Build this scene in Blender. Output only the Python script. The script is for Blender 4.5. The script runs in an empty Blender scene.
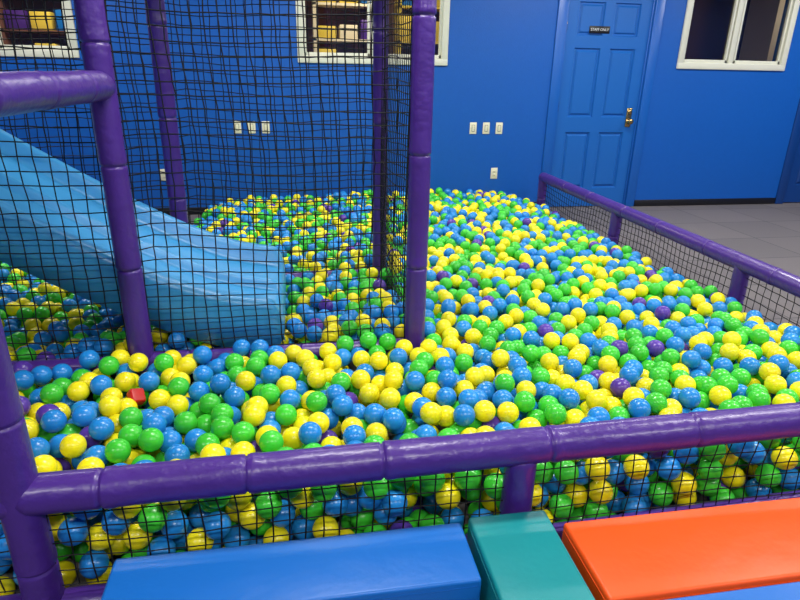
import bpy, bmesh, math, random
from mathutils import Vector, Matrix, noise
random.seed(11)
sc=bpy.context.scene
sc.view_settings.view_transform='Standard'
sc.view_settings.look='None'
def lin(c):
    return tuple(((v/255)/12.92 if v/255<=.04045 else ((v/255+.055)/1.055)**2.4) for v in c)+(1,)
def mat(name,col,rough=.5,spec=.5,bump=0,bscale=20,var=0,coat=0,metal=0,emis=None,es=0,detail=3):
    m=bpy.data.materials.new(name); m.use_nodes=True
    nt=m.node_tree; b=nt.nodes['Principled BSDF']
    b.inputs['Base Color'].default_value=lin(col)
    b.inputs['Roughness'].default_value=rough
    b.inputs['Specular IOR Level'].default_value=spec
    b.inputs['Metallic'].default_value=metal
    b.inputs['Coat Weight'].default_value=coat
    b.inputs['Coat Roughness'].default_value=.15
    if emis: 
        b.inputs['Emission Color'].default_value=lin(emis); b.inputs['Emission Strength'].default_value=es
    tc=nt.nodes.new('ShaderNodeTexCoord')
    n=nt.nodes.new('ShaderNodeTexNoise'); n.inputs['Scale'].default_value=bscale; n.inputs['Detail'].default_value=detail
    nt.links.new(tc.outputs['Object'],n.inputs['Vector'])
    if bump:
        bp=nt.nodes.new('ShaderNodeBump'); bp.inputs['Strength'].default_value=bump; bp.inputs['Distance'].default_value=.01
        nt.links.new(n.outputs['Fac'],bp.inputs['Height']); nt.links.new(bp.outputs['Normal'],b.inputs['Normal'])
    if var:
        n2=nt.nodes.new('ShaderNodeTexNoise'); n2.inputs['Scale'].default_value=bscale*.3
        nt.links.new(tc.outputs['Object'],n2.inputs['Vector'])
        h=nt.nodes.new('ShaderNodeHueSaturation'); h.inputs['Color'].default_value=lin(col)
        mr=nt.nodes.new('ShaderNodeMapRange'); mr.inputs['To Min'].default_value=1-var; mr.inputs['To Max'].default_value=1+var
        nt.links.new(n2.outputs['Fac'],mr.inputs['Value']); nt.links.new(mr.outputs['Result'],h.inputs['Value'])
        nt.links.new(h.outputs['Color'],b.inputs['Base Color'])
    return m
M={}
M['wall']=mat('blue_wall_paint',(15,88,176),.42,.4,bump=.12,bscale=90,var=.05)
M['wallside']=mat('side_wall_paint',(60,100,170),.6,.4)
M['door']=mat('blue_door_paint',(23,97,178),.35,.5,bump=.04,bscale=30)
M['trimblue']=mat('blue_trim_paint',(20,92,178),.35,.5)
M['darkdoor']=mat('dark_blue_door_paint',(12,62,130),.4,.5)
M['purple']=mat('purple_vinyl',(72,38,130),.36,.5,bump=.45,bscale=26,var=.14,coat=.15)
M['net']=mat('black_net_cord',(12,12,15),.7,.3,bump=.3,bscale=300)
M['slide']=mat('blue_slide_plastic',(66,162,220),.32,.5,bump=.02,bscale=60,var=.03,coat=.1)
M['bblue']=mat('blue_vinyl',(18,104,190),.38,.45,bump=.25,bscale=14,var=.05)
M['teal']=mat('teal_vinyl',(18,138,142),.38,.45,bump=.25,bscale=14,var=.05)
M['orange']=mat('orange_vinyl',(244,86,16),.42,.4,bump=.25,bscale=14,var=.04)
M['red']=mat('red_vinyl',(185,25,20),.38,.45,bump=.2,bscale=14)
M['cream']=mat('cream_window_frame',(216,216,198),.4,.5)
M['plate']=mat('ivory_plate',(232,226,196),.35,.5)
M['platedark']=mat('slot_dark',(60,55,45),.5,.5)
M['brass']=mat('satin_brass',(190,160,105),.25,.5,metal=1)
M['black']=mat('black_sign_plastic',(12,12,14),.4,.5)
M['white']=mat('white_letter',(235,235,235),.5,.5)
M['base']=mat('black_baseboard',(18,18,24),.4,.5)
M['ceil']=mat('ceiling_white',(200,200,205),.8,.2,bump=.2,bscale=80)
M['room']=mat('dim_room_wall',(110,74,62),.8,.2,bump=.1)
M['yellow']=mat('yellow_shelf',(215,190,70),.5,.4)
M['beige']=mat('beige_panel',(215,205,180),.6,.4)
M['lamp']=mat('lamp_diffuser',(255,255,255),.5,.5,emis=(255,250,240),es=9)
g=bpy.data.materials.new('window_glass'); g.use_nodes=True; nt=g.node_tree
for n in list(nt.nodes): nt.nodes.remove(n)
o=nt.nodes.new('ShaderNodeOutputMaterial'); mx=nt.nodes.new('ShaderNodeMixShader'); t=nt.nodes.new('ShaderNodeBsdfTransparent'); gl=nt.nodes.new('ShaderNodeBsdfGlossy')
gl.inputs['Roughness'].default_value=.02; fr=nt.nodes.new('ShaderNodeFresnel'); fr.inputs['IOR'].default_value=1.8
t.inputs['Color'].default_value=(.8,.82,.82,1)
nt.links.new(fr.outputs[0],mx.inputs[0]); nt.links.new(t.outputs[0],mx.inputs[1]); nt.links.new(gl.outputs[0],mx.inputs[2]); nt.links.new(mx.outputs[0],o.inputs['Surface'])
M['glass']=g
fm=bpy.data.materials.new('grey_foam_floor_tiles'); fm.use_nodes=True; nt=fm.node_tree; b=nt.nodes['Principled BSDF']
tc=nt.nodes.new('ShaderNodeTexCoord'); br=nt.nodes.new('ShaderNodeTexBrick'); br.offset=0; br.inputs['Scale'].default_value=1
br.inputs['Brick Width'].default_value=.62; br.inputs['Row Height'].default_value=.62; br.inputs['Mortar Size'].default_value=.006; br.inputs['Mortar Smooth'].default_value=.2
br.inputs['Color1'].default_value=lin((108,102,102)); br.inputs['Color2'].default_value=lin((99,94,95)); br.inputs['Mortar'].default_value=lin((66,64,67))
ns=nt.nodes.new('ShaderNodeTexNoise'); ns.inputs['Scale'].default_value=120
mxc=nt.nodes.new('ShaderNodeMix'); mxc.data_type='RGBA'; mxc.blend_type='OVERLAY'; mxc.inputs[0].default_value=.3
nt.links.new(tc.outputs['Object'],br.inputs['Vector']); nt.links.new(tc.outputs['Object'],ns.inputs['Vector'])
nt.links.new(br.outputs['Color'],mxc.inputs[6]); nt.links.new(ns.outputs['Fac'],mxc.inputs[7]); nt.links.new(mxc.outputs[2],b.inputs['Base Color'])
b.inputs['Roughness'].default_value=.75
M['floor']=fm

def link(ob,parent=None):
    sc.collection.objects.link(ob)
    if parent: ob.parent=parent
    return ob
def empty(name,loc=(0,0,0)):
    e=bpy.data.objects.new(name,None); e.empty_display_size=.1; sc.collection.objects.link(e); return e
def pydata(name,vs,fs,m,parent=None,smooth=True):
    me=bpy.data.meshes.new(name); me.from_pydata(vs,[],fs); me.materials.append(m)
    if smooth:
        for p in me.polygons: p.use_smooth=True
    me.update(); ob=bpy.data.objects.new(name,me); return link(ob,parent)
def box(name,x0,x1,y0,y1,z0,z1,m,parent=None,bevel=0,seg=2):
    bm=bmesh.new(); bmesh.ops.create_cube(bm,size=1)
    for v in bm.verts: v.co=Vector(((x0+x1)/2+v.co.x*(x1-x0),(y0+y1)/2+v.co.y*(y1-y0),(z0+z1)/2+v.co.z*(z1-z0)))
    if bevel: bmesh.ops.bevel(bm,geom=bm.edges[:],offset=bevel,segments=seg,affect='EDGES',profile=.5)
    me=bpy.data.meshes.new(name); bm.to_mesh(me); bm.free(); me.materials.append(m)
    if bevel:
        for p in me.polygons: p.use_smooth=True
    return link(bpy.data.objects.new(name,me),parent)

# ---------- room ----------
W=6.43; CH=3.0
XL,XR,YF=-4.0,7.4,-2.6
floor=box('floor',XL,XR,YF,W+.15,-.1,0,M['floor'])
box('ceiling',XL,XR,YF,W+.15,CH,CH+.1,M['ceil'])
box('wall_left',XL-.12,XL,YF,W,0,CH,M['wallside'])
box('wall_right',XR,XR+.12,YF,W,0,CH,M['wall'])
box('wall_front',XL,XR,YF-.12,YF,0,CH,M['wallside'])
wins=[(-3.3,-1.99,1.55,2.45),(.12,1.52,1.55,2.45),(4.20,5.42,1.57,2.45)]
DH=2.30
doors=[(2.80,3.80,0,DH),(5.86,6.80,0,DH)]
ops=sorted(wins+doors)
bm=bmesh.new()
def addbox(bm,x0,x1,y0,y1,z0,z1):
    r=bmesh.ops.create_cube(bm,size=1)
    for v in r['verts']: v.co=Vector(((x0+x1)/2+v.co.x*(x1-x0),(y0+y1)/2+v.co.y*(y1-y0),(z0+z1)/2+v.co.z*(z1-z0)))
x=XL
for (a,b_,c,d) in ops:
    addbox(bm,x,a,W,W+.14,0,CH)
    if c>0: addbox(bm,a,b_,W,W+.14,0,c)
    addbox(bm,a,b_,W,W+.14,d,CH)
    x=b_
addbox(bm,x,XR,W,W+.14,0,CH)
me=bpy.data.meshes.new('wall_back'); bm.to_mesh(me); bm.free(); me.materials.append(M['wall']); link(bpy.data.objects.new('wall_back',me))
bb=empty('baseboard_back')
for i,(a,b_) in enumerate([(XL,2.70),(3.90,5.77),(6.9,XR)]): box('strip_%d'%i,a,b_,W-.012,W,0,.075,M['base'],bb,.003)
for i,(a,b_,c,d) in enumerate(wins):
    e=empty('window_%d'%(i+1)); t=.055
    yo=W-.02
    for nm,bx in (('frame_bottom',(a-t,b_+t,yo,W+.05,c-t,c+.012)),('frame_top',(a-t,b_+t,yo,W+.05,d-.012,d+t)),('frame_left',(a-t,a+.012,yo,W+.05,c,d)),('frame_right',(b_-.012,b_+t,yo,W+.05,c,d))):
        box(nm,*bx,M['cream'],e,.006)
    mid=(a+b_)/2 if i!=2 else 4.79
    for k,mx_ in enumerate([mid]): box('mullion_%d'%k,mx_-.03,mx_+.03,W+.0,W+.05,c,d,M['cream'],e,.005)
    for k,(p,q) in enumerate([(a,mid-.03),(mid+.03,b_)]):
        for nm,bx in (('sash_b',(p+.01,q-.01,W+.01,W+.045,c+.01,c+.045)),('sash_l',(p+.01,p+.035,W+.01,W+.045,c+.01,d)),('sash_r',(q-.035,q-.01,W+.01,W+.045,c+.01,d))):
            box('%s_%d'%(nm,k),*bx,M['cream'],e,.003)
    yg=W+.037
    pydata('glass',[(a,yg,c),(b_,yg,c),(b_,yg,d),(a,yg,d)],[(0,1,2,3)],M['glass'],e,False)
br_=empty('side_room')
box('wall_rear',XL,XR+2,9.0,9.1,0,CH,M['room'],br_)
box('wall_side_a',XL-.1,XL,W+.14,9.1,0,CH,M['room'],br_)
box('wall_side_b',XR+2,XR+2.1,W+.14,9.1,0,CH,M['room'],br_)
box('wall_near',XR,XR+2,W+.04,W+.14,0,CH,M['room'],br_)
box('room_floor',XL,XR+2,W+.15,9.1,-.1,0,M['room'],br_)
box('room_ceiling',XL,XR+2,W+.15,9.1,CH,CH+.1,M['room'],br_)
box('partition_column',6.76,6.95,8.3,8.9,0,CH,M['beige'],br_)
def shelf(px,m1,w=.9):
    e=empty('storage_shelf')
    y=8.5
    for k in range(2): box('side_%d'%k,px+k*w,px+k*w+.04,y,y+.35,0,2.3,m1,e)
    for k in range(6): 
        box('board_%d'%k,px,px+w,y,y+.35,.1+k*.42,.13+k*.42,m1,e)
        for j in range(3): 
            box('bin_%d_%d'%(k,j),px+.06+j*.28,px+.3+j*.28,y+.03,y+.3,.13+k*.42,.13+k*.42+random.uniform(.14,.3),random.choice([M['yellow'],M['beige'],M['bblue'],M['purple'],M['yellow']]),e,.01)
shelf(.3,M['beige']); shelf(-3.4,M['room']); shelf(1.4,M['yellow'],.9)
def door(name,x0,x1,m,handle=True):
    e=empty(name)
    t=.09; zt=DH
    for nm,bx in (('casing_left',(x0-t,x0+.015,W-.022,W+.05,0,zt+t)),('casing_right',(x1-.015,x1+t,W-.022,W+.05,0,zt+t)),('casing_top',(x0+.015,x1-.015,W-.022,W+.05,zt-.015,zt+t)),
                  ('stop_left',(x0+.015,x0+.035,W+.0,W+.08,0,zt-.015)),('stop_right',(x1-.035,x1-.015,W,W+.08,0,zt-.015))):
        box(nm,*bx,M['trimblue'] if m is M['door'] else m,e,.007)
    a=x0+.035; b_=x1-.035; w=b_-a; yf=W+.02
    xs=[a,a+.12,a+w/2-.055,a+w/2+.055,b_-.12,b_]
    zs=[.01,.22,.84,1.0,1.70,1.82,2.14,DH-.02]
    bm=bmesh.new(); vv=[[bm.verts.new((xx,yf,zz)) for zz in zs] for xx in xs]; pan=[]
    for i in range(5):
        for j in range(7):
            f_=bm.faces.new((vv[i][j],vv[i+1][j],vv[i+1][j+1],vv[i][j+1]))
            if i in(1,3) and j in (1,3,5): pan.append(f_)
    bmesh.ops.inset_individual(bm,faces=pan,thickness=.004,depth=0)
    bmesh.ops.inset_individual(bm,faces=pan,thickness=.014,depth=-.018)
    bmesh.ops.inset_individual(bm,faces=pan,thickness=.02,depth=0)
    bmesh.ops.inset_individual(bm,faces=pan,thickness=.022,depth=.014)
    me=bpy.data.meshes.new('slab'); bm.to_mesh(me); bm.free(); me.materials.append(m); link(bpy.data.objects.new('slab',me),e)
    box('slab_core',a,b_,yf+.02,yf+.04,.01,DH-.02,m,e)
    if handle:
        hx=b_-.085
        box('backplate',hx-.032,hx+.032,yf-.010,yf,.90,1.10,M['brass'],e,.006)
        def lathe(nm,prof,cx,cz,y):
            vs=[];fs=[];n=20
            for (dy,r_) in prof:
                for k in range(n):
                    an=2*math.pi*k/n; vs.append((cx+r_*math.cos(an),y-dy,cz+r_*math.sin(an)))
            for i in range(len(prof)-1):
                for k in range(n): fs.append((i*n+k,i*n+(k+1)%n,(i+1)*n+(k+1)%n,(i+1)*n+k))
            fs.append(tuple((len(prof)-1)*n+k for k in range(n)))
            pydata(nm,vs,fs,M['brass'],e)
        lathe('knob',[(0,.03),(.008,.03),(.012,.013),(.03,.012),(.036,.024),(.05,.031),(.062,.028),(.068,.016),(.069,.003)],hx,.96,yf-.01)
        lathe('deadbolt',[(0,.026),(.012,.026),(.016,.022),(.018,.005)],hx,1.06,yf-.01)
        for k,z in enumerate((.3,1.1,1.9)): box('hinge_%d'%k,a-.012,a+.004,yf-.012,yf+.002,z-.05,z+.05,M['brass'],e,.003)
door('door_1',2.80,3.80,M['door']); door('door_2',5.86,6.80,M['darkdoor'],False)
e=empty('door_sign'); yf=W+.02
box('panel',3.09,3.32,yf-.006,yf,1.845,1.915,M['black'],e,.002)
cu=bpy.data.curves.new('lettering','FONT'); cu.body='STAFF ONLY'; cu.size=.036; cu.align_x='CENTER'; cu.align_y='CENTER'; cu.extrude=.0006
to=bpy.data.objects.new('lettering',cu); to.location=(3.205,yf-.0068,1.88); to.rotation_euler=(math.pi/2,0,0); cu.materials.append(M['white']); link(to,e)
def plate(name,x,z,kind):
    e=empty(name)
    box('cover',x-.038,x+.038,W-.008,W,z-.06,z+.06,M['plate'],e,.004)
    if kind=='switch':
        box('rocker',x-.014,x+.014,W-.013,W-.006,z-.03,z+.03,M['plate'],e,.003)
        box('gap',x-.017,x+.017,W-.0085,W-.006,z-.034,z+.034,M['platedark'],e)
    else:
        for k in (-1,1):
            box('socket_%d'%k,x-.017,x+.017,W-.011,W-.006,z+k*.02-.014,z+k*.02+.014,M['plate'],e,.003)
            for q in(-1,1): box('slot_%d_%d'%(k,q),x+q*.006-.0015,x+q*.006+.0015,W-.0125,W-.01,z+k*.02-.006,z+k*.02+.006,M['platedark'],e)
for x in (-.56,-.42,-.28,1.89,2.035,2.18): plate('light_switch',x,.88,'switch')
plate('wall_outlet',2.16,.40,'o'); plate('wall_outlet',-1.31,.41,'o')

# ---------- padded frame ----------
frame=empty('play_structure_frame')
def pole(name,p0,p1,r=.05,seam=.48,parent=frame,m=None,phase=.2):
    p0=Vector(p0);p1=Vector(p1); L=(p1-p0).length; ax=(p1-p0).normalized()
    up=Vector((0,0,1)) if abs(ax.z)<.9 else Vector((1,0,0))
    a=ax.cross(up).normalized(); b_=ax.cross(a)
    n=22
    seams=[]; q=phase
    while q<L-.05: seams.append(q); q+=seam*random.uniform(.85,1.15)
    ts=set(i*.03 for i in range(int(L/.03)+1)); ts.add(L)
    for q in seams:
        for d in (-.012,-.005,-.002,.002,.005,.012,.02,.028): ts.add(q+d)
    ts=sorted(t for t in ts if 0<=t<=L)
    vs=[];fs=[]
    sd=random.random()*50
    for t in ts:
        k=1.0
        for q in seams:
            d=abs(t-q)
            if d<.004: k=.90
            elif d<.009: k=.985
            elif 0<t-q<.03: k=1.03
        if t<.001 or L-t<.001: k*=.93
        for i in range(n):
            an=2*math.pi*i/n
            rr=r*k*(1+.035*noise.noise(Vector((t*7+sd,math.cos(an)*1.2,math.sin(an)*1.2)))+.016*noise.noise(Vector((t*30+sd,math.cos(an)*3,math.sin(an)*3))))
            vs.append(p0+ax*t+a*(rr*math.cos(an))+b_*(rr*math.sin(an)))
    for j in range(len(ts)-1):
        for i in range(n): fs.append((j*n+i,j*n+(i+1)%n,(j+1)*n+(i+1)%n,(j+1)*n+i))
    fs.append(tuple(range(n))[::-1]); fs.append(tuple((len(ts)-1)*n+i for i in range(n)))
    return pydata(name,vs,fs,m or M['purple'],parent)
xa,xc,ya,yb=-.695,.515,2.51,3.73
FX,FY=-.725,1.38; RX=2.57; TOP=2.6; RY=6.04; XW=-2.45
pole('post_a',(xa,ya,0),(xa,ya,TOP)); pole('post_c',(xc,ya,0),(xc,ya,TOP),.047); pole('post_d',(xc,yb,0),(xc,yb,TOP),.045); pole('post_b',(xa-.01,yb,0),(xa-.01,yb,TOP))
pole('post_front_left',(FX,FY,0),(FX,FY,TOP))
pole('post_far_a',(XW,ya,0),(XW,ya,TOP)); pole('post_far_b',(XW,yb,0),(XW,yb,TOP))
for k,(a,b_) in enumerate([((xa,ya),(xc,ya)),((xc,ya),(xc,yb)),((xa,yb),(xc,yb)),((xa,ya),(xa,yb)),((XW,ya),(xa,ya)),((XW,yb),(xa,yb)),((XW,ya),(XW,yb)),((FX,FY),(xa,ya)),((XW,FY),(FX,FY)),((XW,FY),(XW,ya))]):
    pole('rail_top_%d'%k,(*a,TOP),(*b_,TOP))
pole('rail_bottom_ac',(xa,ya,.235),(xc,ya,.235),.042); pole('rail_bottom_cd',(xc,ya,.14),(xc,yb,.14),.042); pole('rail_bottom_bd',(xa,yb,.18),(xc,yb,.18),.042)
pole('rail_bottom_left',(XW,ya,.225),(xa,ya,.225),.042)
pole('rail_side_upper',(FX+.01,FY,1.375),(xa,ya,1.375),.052,seam=.36); pole('rail_left_upper',(XW,ya,1.40),(xa,ya,1.40),.016)
pole('rail_front_left_ext',(XW,FY,1.385),(FX,FY,1.385)); pole('rail_front_left_low',(XW,FY,.42),(FX,FY,.42)); pole('post_front_far',(XW,FY,0),(XW,FY,TOP))
pole('rail_front_left_bottom',(XW,FY,.05),(FX,FY,.05),.042); pole('rail_far_left_low',(XW,FY,.42),(XW,ya,.42))
pole('rail_front',(FX,FY,.425),(RX+.05,FY,.47),.052,seam=.42); pole('rail_front_bottom',(FX,FY,.05),(RX,FY,.15),.042)
pole('post_front_mid',(.61,FY,0),(.61,FY,.42),.046); pole('post_front_corner',(RX,FY,0),(RX,FY,.49),.05)
pole('rail_right',(RX,FY,.43),(RX,RY,.42),.05,seam=.55); pole('rail_right_bottom',(RX,FY,.07),(RX,RY,.07),.045)
for k,y in enumerate((2.98,4.46,RY-.02)): pole('post_right_%d'%k,(RX,y,0),(RX,y,.44),.046)
box('deck_board',-3.6,-2.52,2.45,3.8,1.53,1.60,M['bblue'],frame,.02)
for k,(x,y) in enumerate([(-3.5,2.5),(-3.5,3.7)]): pole('deck_leg_%d'%k,(x,y,0),(x,y,1.56))
box('shade_panel',-3.6,-1.9,2.3,3.9,2.66,2.70,M['darkdoor'],frame,.01)  # unseen sheet added overhead to keep light off the space around the slide

# ---------- nets ----------
netroot=empty('safety_net')
def net(o,u,v,nu,nv,sp,r=.0025,jit=.003,name='panel'):
    o=Vector(o);u=Vector(u).normalized();v=Vector(v).normalized();nn=u.cross(v)
    sd=random.random()*100
    P=[[None]*(nv+1) for _ in range(nu+1)]
    for i in range(nu+1):
        for j in range(nv+1):
            ed=min(1,min(i,nu-i,j,nv-j)/2)
            q=Vector((i*.09+sd,j*.09,0)); 
            dx=noise.noise(q)*.03+random.uniform(-jit,jit); dz=noise.noise(q+Vector((9,9,9)))*.03+random.uniform(-jit,jit)*.7; dn=noise.noise(q*.5+Vector((33,3,1)))*.04
            P[i][j]=o+u*(i*sp+dx*ed)+v*(j*sp+dz*ed)+nn*dn*ed*.6
    vs=[];fs=[]
    def tube(pts):
        base=len(vs)
        for k,p in enumerate(pts):
            d=(pts[min(k+1,len(pts)-1)]-pts[max(k-1,0)]).normalized()
            s=nn.cross(d).normalized(); 
            for c,e_ in ((1,0),(0,1),(-1,0),(0,-1)): vs.append(p+s*(r*c)+nn*(r*e_))
        for k in range(len(pts)-1):
            for c in range(4): fs.append((base+k*4+c,base+k*4+(c+1)%4,base+k*4+4+(c+1)%4,base+k*4+4+c))
    for i in range(nu+1): tube(P[i])
    for j in range(nv+1): tube([P[i][j] for i in range(nu+1)])
    for i in range(nu+1):
        for j in range(nv+1):
            b0=len(vs); p=P[i][j]; k=r*1.8
            for w in (u,v,-u,-v,nn,-nn): vs.append(p+w*k)
            for a,b_ in ((0,1),(1,2),(2,3),(3,0)): fs.append((b0+a,b0+b_,b0+4)); fs.append((b0+b_,b0+a,b0+5))
    return pydata(name,vs,fs,M['net'],netroot,False)
sp=.05
def netspan(p,q,z0,z1,sp,**k):
    p=Vector((p[0],p[1],z0)); q=Vector((q[0],q[1],z0)); L=(q-p).length; nu=max(1,round(L/sp)); s=L/nu; nv=round((z1-z0)/s)
    return net(p,q-p,(0,0,1),nu,nv,s,**k)
netspan((xa,ya),(xc,ya),.23,2.58,sp)
netspan((xc,ya),(xc,yb),.18,2.58,sp)
netspan((xa,yb),(xc,yb),.2,2.58,sp)
netspan((XW,yb),(xa,yb),.2,2.58,sp)
netspan((XW,ya),(xa,ya),.24,2.58,.055)
netspan((FX,FY),(RX,FY),.12,.42,.047,r=.0023)
netspan((XW,FY),(FX,FY),.12,.42,.047,r=.0023)
netspan((RX,FY),(RX,RY),.08,.41,.05,r=.0026)

# ---------- slide ----------
prof=[(-2.5,1.66),(-2.25,1.50),(-2.0,1.34),(-1.75,1.18),(-1.5,1.03),(-1.25,.87),(-1.0,.715),(-.8,.60),(-.6,.495),(-.45,.43),(-.32,.39),(-.2,.37),(-.14,.36),(-.105,.345),(-.09,.315),(-.085,.25)]
y0,y1=2.585,3.52
def cross(v):
    h=0
    for (c,w,a) in ((.035,.035,.10),(.965,.035,.10),(.5,.02,.05)):
        t=abs(v-c)/w
        if t<.8: h+=a
        elif t<2.4:
            s=(t-.8)/1.6; h+=a*(1-s*s*(3-2*s))
    return h
nv=80
vs=[];fs=[];rows=[]
pp=[]
for k in range(len(prof)-1):
    for s in range(4):
        t=s/4; pp.append((prof[k][0]*(1-t)+prof[k+1][0]*t,prof[k][1]*(1-t)+prof[k+1][1]*t))
pp.append(prof[-1])
for _ in range(6):
    q=pp[:]
    for i in range(1,len(pp)-1): q[i]=((pp[i-1][0]+2*pp[i][0]+pp[i+1][0])/4,(pp[i-1][1]+2*pp[i][1]+pp[i+1][1])/4)
    pp=q
for i,(x,z) in enumerate(pp):
    fade=min(1,(len(pp)-1-i)/13); fade=fade*fade*(3-2*fade)
    skirt=.14*fade+.01
    wid=0 if i<len(pp)-14 else .06*((i-(len(pp)-14))/14)**2
    ya_,yb_=y0+wid,y1-wid
    row=[]
    row.append((x,ya_-.006,z-skirt)); row.append((x,ya_-.012,z-.02*fade)); row.append((x,ya_-.010,z+.06*fade))
    for j in range(nv+1):
        v=j/nv
        row.append((x,ya_+(yb_-ya_)*v,z+cross(v)*(fade*.8+.2)))
    row.append((x,yb_+.010,z+.06*fade)); row.append((x,yb_+.012,z-.02*fade)); row.append((x,yb_+.006,z-skirt))
    rows.append(len(vs)); vs+=row
m_=nv+7
for i in range(len(rows)-1):
    for j in range(m_-1):
        fs.append((rows[i]+j,rows[i]+j+1,rows[i+1]+j+1,rows[i+1]+j)[::-1])
sl=pydata('plastic_slide',vs,fs,M['slide'])
md=sl.modifiers.new('s','SOLIDIFY'); md.thickness=.010; md.offset=-1

# ---------- balls ----------
D=.079; R_=D/2
def sm(t): t=max(0,min(1,t)); return t*t*(3-2*t)
def surf(x,y):
    s=.34-.085*sm((y-1.5)/3.5)-.02*sm((y-5)/1.4)
    s+=.035*noise.noise(Vector((x*1.3,y*1.3,4)))+.02*noise.noise(Vector((x*3,y*3,8)))
    s-=.05*sm((x-2.1)/.4)*sm((y-1.8)/1)
    if x<.5 and y>2.6: s-=.03*sm((.5-x)/.3)*sm((y-2.6)/.3)
    if y>2.45: s-=.08*sm((-.6-x)/.35)*sm((y-2.45)/.4)
    if y>RY: s-=.25*sm((x-2.3)/.25)
    return s
def base(x,y):
    if y<1.8: return 0
    return max(0,surf(x,y)-.20)
X0,X1,Y0,Y1=-2.3,RX-.055-R_,FY+.055+R_-.02,W-R_-.013
grid={}
posts=[(xa,ya),(xc,ya),(xc,yb),(xa,yb),(FX,FY),(-2.45,ya)]
def slz(x):
    for k in range(len(prof)-1):
        if prof[k][0]<=x<=prof[k+1][0]:
            t=(x-prof[k][0])/max(1e-6,prof[k+1][0]-prof[k][0]); return prof[k][1]*(1-t)+prof[k+1][1]*t
    return None
def height(x,y):
    h=base(x,y)+R_; cx=int(x//D);cy=int(y//D); D2=D*D
    for i in (cx-1,cx,cx+1):
        for j in (cy-1,cy,cy+1):
            l=grid.get((i,j))
            if l:
                for (a,b_,c) in l[-4:]:
                    q=D2-(a-x)**2-(b_-y)**2
                    if q>0:
                        q=c+math.sqrt(q)
                        if q>h: h=q
    return h
balls=[]; att=0
rnd=random.random
while att<66000 and len(balls)<16000:
    att+=1
    x=X0+(X1-X0)*rnd(); y=Y0+(Y1-Y0)*rnd()
    if x<-.8 and y>4.6: continue
    h=height(x,y); st=D*.5
    for k in range(11):
        an=rnd()*6.2832; xx=x+math.cos(an)*st; yy=y+math.sin(an)*st
        if xx<X0 or xx>X1 or yy<Y0 or yy>Y1: continue
        hh=height(xx,yy)
        if hh<h: x,y,h=xx,yy,hh
        else: st*=.82
    if h+R_>surf(x,y)+.012: continue
    bad=False
    for (px,py) in posts:
        if (x-px)**2+(y-py)**2<(.05+R_)**2: bad=True
    if abs(y-ya)<.085 and x<xc and math.hypot(y-ya,h-.232)<.042+R_-.006: bad=True
    if abs(y-yb)<.085 and xa<x<xc and math.hypot(y-yb,h-.18)<.042+R_-.004: bad=True
    if abs(x-xc)<.085 and ya<y<yb and math.hypot(x-xc,h-.14)<.042+R_-.004: bad=True
    if y0-R_-.01<y<y1+R_+.01 and x<-.09+R_:
        z=slz(min(x,-.091)); 
        if z is not None and h+R_>z-.11: bad=True
    if math.dist((x,y,h),(-.63,2.13,.28))<R_+.02: bad=True
    if bad: continue
    balls.append((x,y,h)); grid.setdefault((int(x//D),int(y//D)),[]).append((x,y,h))
cols=[('yellow',(253,237,28),.325),('blue',(36,140,220),.33),('green',(68,206,56),.31),('purple',(90,58,162),.035)]
groups={c[0]:[] for c in cols}
for bp_ in balls:
    q=rnd()
    for c in cols:
        if q<c[2]: break
        q-=c[2]
    groups[c[0]].append(bp_)
broot=empty('ball_pit_balls')
for nm,c,w in cols:
    bmt=bpy.data.materials.new(nm+'_ball_plastic'); bmt.use_nodes=True; nt=bmt.node_tree; b=nt.nodes['Principled BSDF']
    oi=nt.nodes.new('ShaderNodeObjectInfo'); mr=nt.nodes.new('ShaderNodeMapRange'); mr.inputs['To Min'].default_value=.86; mr.inputs['To Max'].default_value=1.04
    h=nt.nodes.new('ShaderNodeHueSaturation'); h.inputs['Color'].default_value=lin(c)
    nt.links.new(oi.outputs['Random'],mr.inputs['Value']); nt.links.new(mr.outputs[0],h.inputs['Value']); nt.links.new(h.outputs[0],b.inputs['Base Color'])
    b.inputs['Roughness'].default_value=.26
    me=bpy.data.meshes.new(nm+'_balls'); me.from_pydata(groups[nm],[],[]); me.materials.append(bmt)
    bo=link(bpy.data.objects.new(nm+'_balls',me),broot)
    ng=bpy.data.node_groups.new('ball_scatter_'+nm,'GeometryNodeTree')
    ng.interface.new_socket('Geometry',in_out='INPUT',socket_type='NodeSocketGeometry'); ng.interface.new_socket('Geometry',in_out='OUTPUT',socket_type='NodeSocketGeometry')
    N=ng.nodes; gi=N.new('NodeGroupInput'); go=N.new('NodeGroupOutput'); ico=N.new('GeometryNodeMeshIcoSphere'); ico.inputs['Radius'].default_value=R_; ico.inputs['Subdivisions'].default_value=4
    ss=N.new('GeometryNodeSetShadeSmooth'); smt=N.new('GeometryNodeSetMaterial'); smt.inputs['Material'].default_value=bmt
    iop=N.new('GeometryNodeInstanceOnPoints')
    L=ng.links
    L.new(ico.outputs['Mesh'],ss.inputs['Geometry']); L.new(ss.outputs[0],smt.inputs['Geometry']); L.new(smt.outputs[0],iop.inputs['Instance']); L.new(gi.outputs[0],iop.inputs['Points'])
    L.new(iop.outputs[0],go.inputs[0])
    md=bo.modifiers.new('scatter','NODES'); md.node_group=ng

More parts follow.
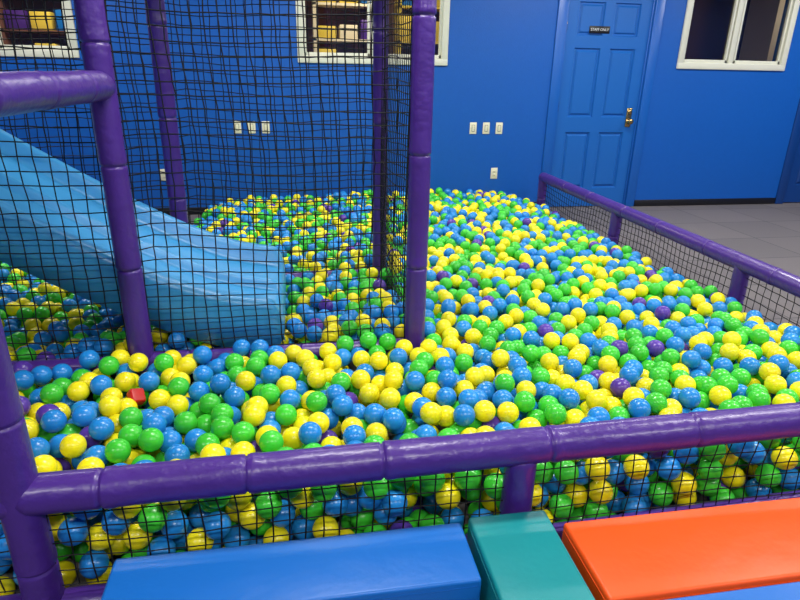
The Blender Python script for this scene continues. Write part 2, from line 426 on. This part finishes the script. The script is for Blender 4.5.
# ---------- foam blocks ----------
def foam(name,x0,x1,y0_,y1_,z1,m,z0=0.0):
    e=empty(name)
    box('pad',x0,x1,y0_,y1_,z0,z1,m,e,.010,4)
    for k,(a,b_,c,d) in enumerate([(x0,x1,y0_-.0015,y0_+.002),(x0,x1,y1_-.002,y1_+.0015),(x0-.0015,x0+.002,y0_,y1_),(x1-.002,x1+.0015,y0_,y1_)]):
        box('seam_%d'%k,min(a,b_)+.012*(k<2),max(a,b_)-.012*(k<2),c+.012*(k>1),d-.012*(k>1),z1-.022,z1-.019,m,e)
    return e
foam('foam_bench',-.50,.415,1.09,1.30,.27,M['bblue'])
foam('foam_bench',.44,.67,.80,1.315,.27,M['teal'])
foam('foam_bench',.70,1.75,.985,1.255,.27,M['orange'])
foam('foam_bench',.70,1.75,.70,.975,.265,M['bblue'])
rb=foam('foam_wedge',-.028,.028,-.03,.03,.014,M['red'],-.03); rb.location=(-.63,2.13,.275); rb.rotation_euler=(.7,.3,.6)

# ---------- lights ----------
for x in (-2.3,.4,3.0,5.6):
    for y in (-.9,2.0,4.9):
        if x<0 and 0<y<4: continue
        e=empty('ceiling_light')
        box('housing',x-.62,x+.62,y-.17,y+.17,CH-.06,CH-.001,M['cream'],e,.01)
        box('diffuser',x-.58,x+.58,y-.13,y+.13,CH-.068,CH-.06,M['lamp'],e)
        la=bpy.data.lights.new('tube','AREA'); la.shape='RECTANGLE'; la.size=1.1; la.size_y=.24; la.energy=44; la.color=(1,.98,.95)
        lo=bpy.data.objects.new('tube',la); lo.location=(x,y,CH-.075); link(lo,e)
for x in (-2.5,1.0):
    e=empty('side_room_fill')  # added fill lamps without fixtures, brighten what shows through the windows
    la=bpy.data.lights.new('lamp','AREA'); la.size=.8; la.energy=60; la.color=(1,.85,.6)
    lo=bpy.data.objects.new('lamp',la); lo.location=(x,7.6,CH-.1); link(lo,e)
e=empty('added_fill_pendant')  # added pendant, out of view, brightens the room behind the right window
bm=bmesh.new(); bmesh.ops.create_uvsphere(bm,u_segments=20,v_segments=12,radius=.07)
for v in bm.verts: v.co+=Vector((7.3,7.7,2.45))
me=bpy.data.meshes.new('globe'); bm.to_mesh(me); bm.free(); me.materials.append(M['lamp']); link(bpy.data.objects.new('globe',me),e)
box('cord',7.296,7.304,7.696,7.704,2.5,CH,M['black'],e)
la=bpy.data.lights.new('fill_bulb','POINT'); la.energy=14; la.shadow_soft_size=.08; la.color=(1,.82,.6)
lo=bpy.data.objects.new('fill_bulb',la); lo.location=(7.3,7.7,2.33); link(lo,e)
wd=bpy.data.worlds.new('World'); sc.world=wd; wd.use_nodes=True; wd.node_tree.nodes['Background'].inputs[0].default_value=(.5,.55,.65,1); wd.node_tree.nodes['Background'].inputs[1].default_value=.2

# ---------- camera ----------
Hc=1.45; p=math.radians(21); yaw=math.radians(-10); r=math.radians(1.15)
Rz=Matrix.Rotation(yaw,3,'Z'); F=Rz@Vector((0,math.cos(p),-math.sin(p))); R=Rz@Vector((1,0,0)); U=R.cross(F)
R2=R*math.cos(r)+U*math.sin(r); U2=U*math.cos(r)-R*math.sin(r)
cam=bpy.data.cameras.new('camera'); cam.lens=27; cam.sensor_width=36; cam.clip_start=.02
co=bpy.data.objects.new('camera',cam); link(co)
m3=Matrix((R2,U2,-F)).transposed(); co.matrix_world=Matrix.Translation((0,0,Hc))@m3.to_4x4()
sc.camera=co
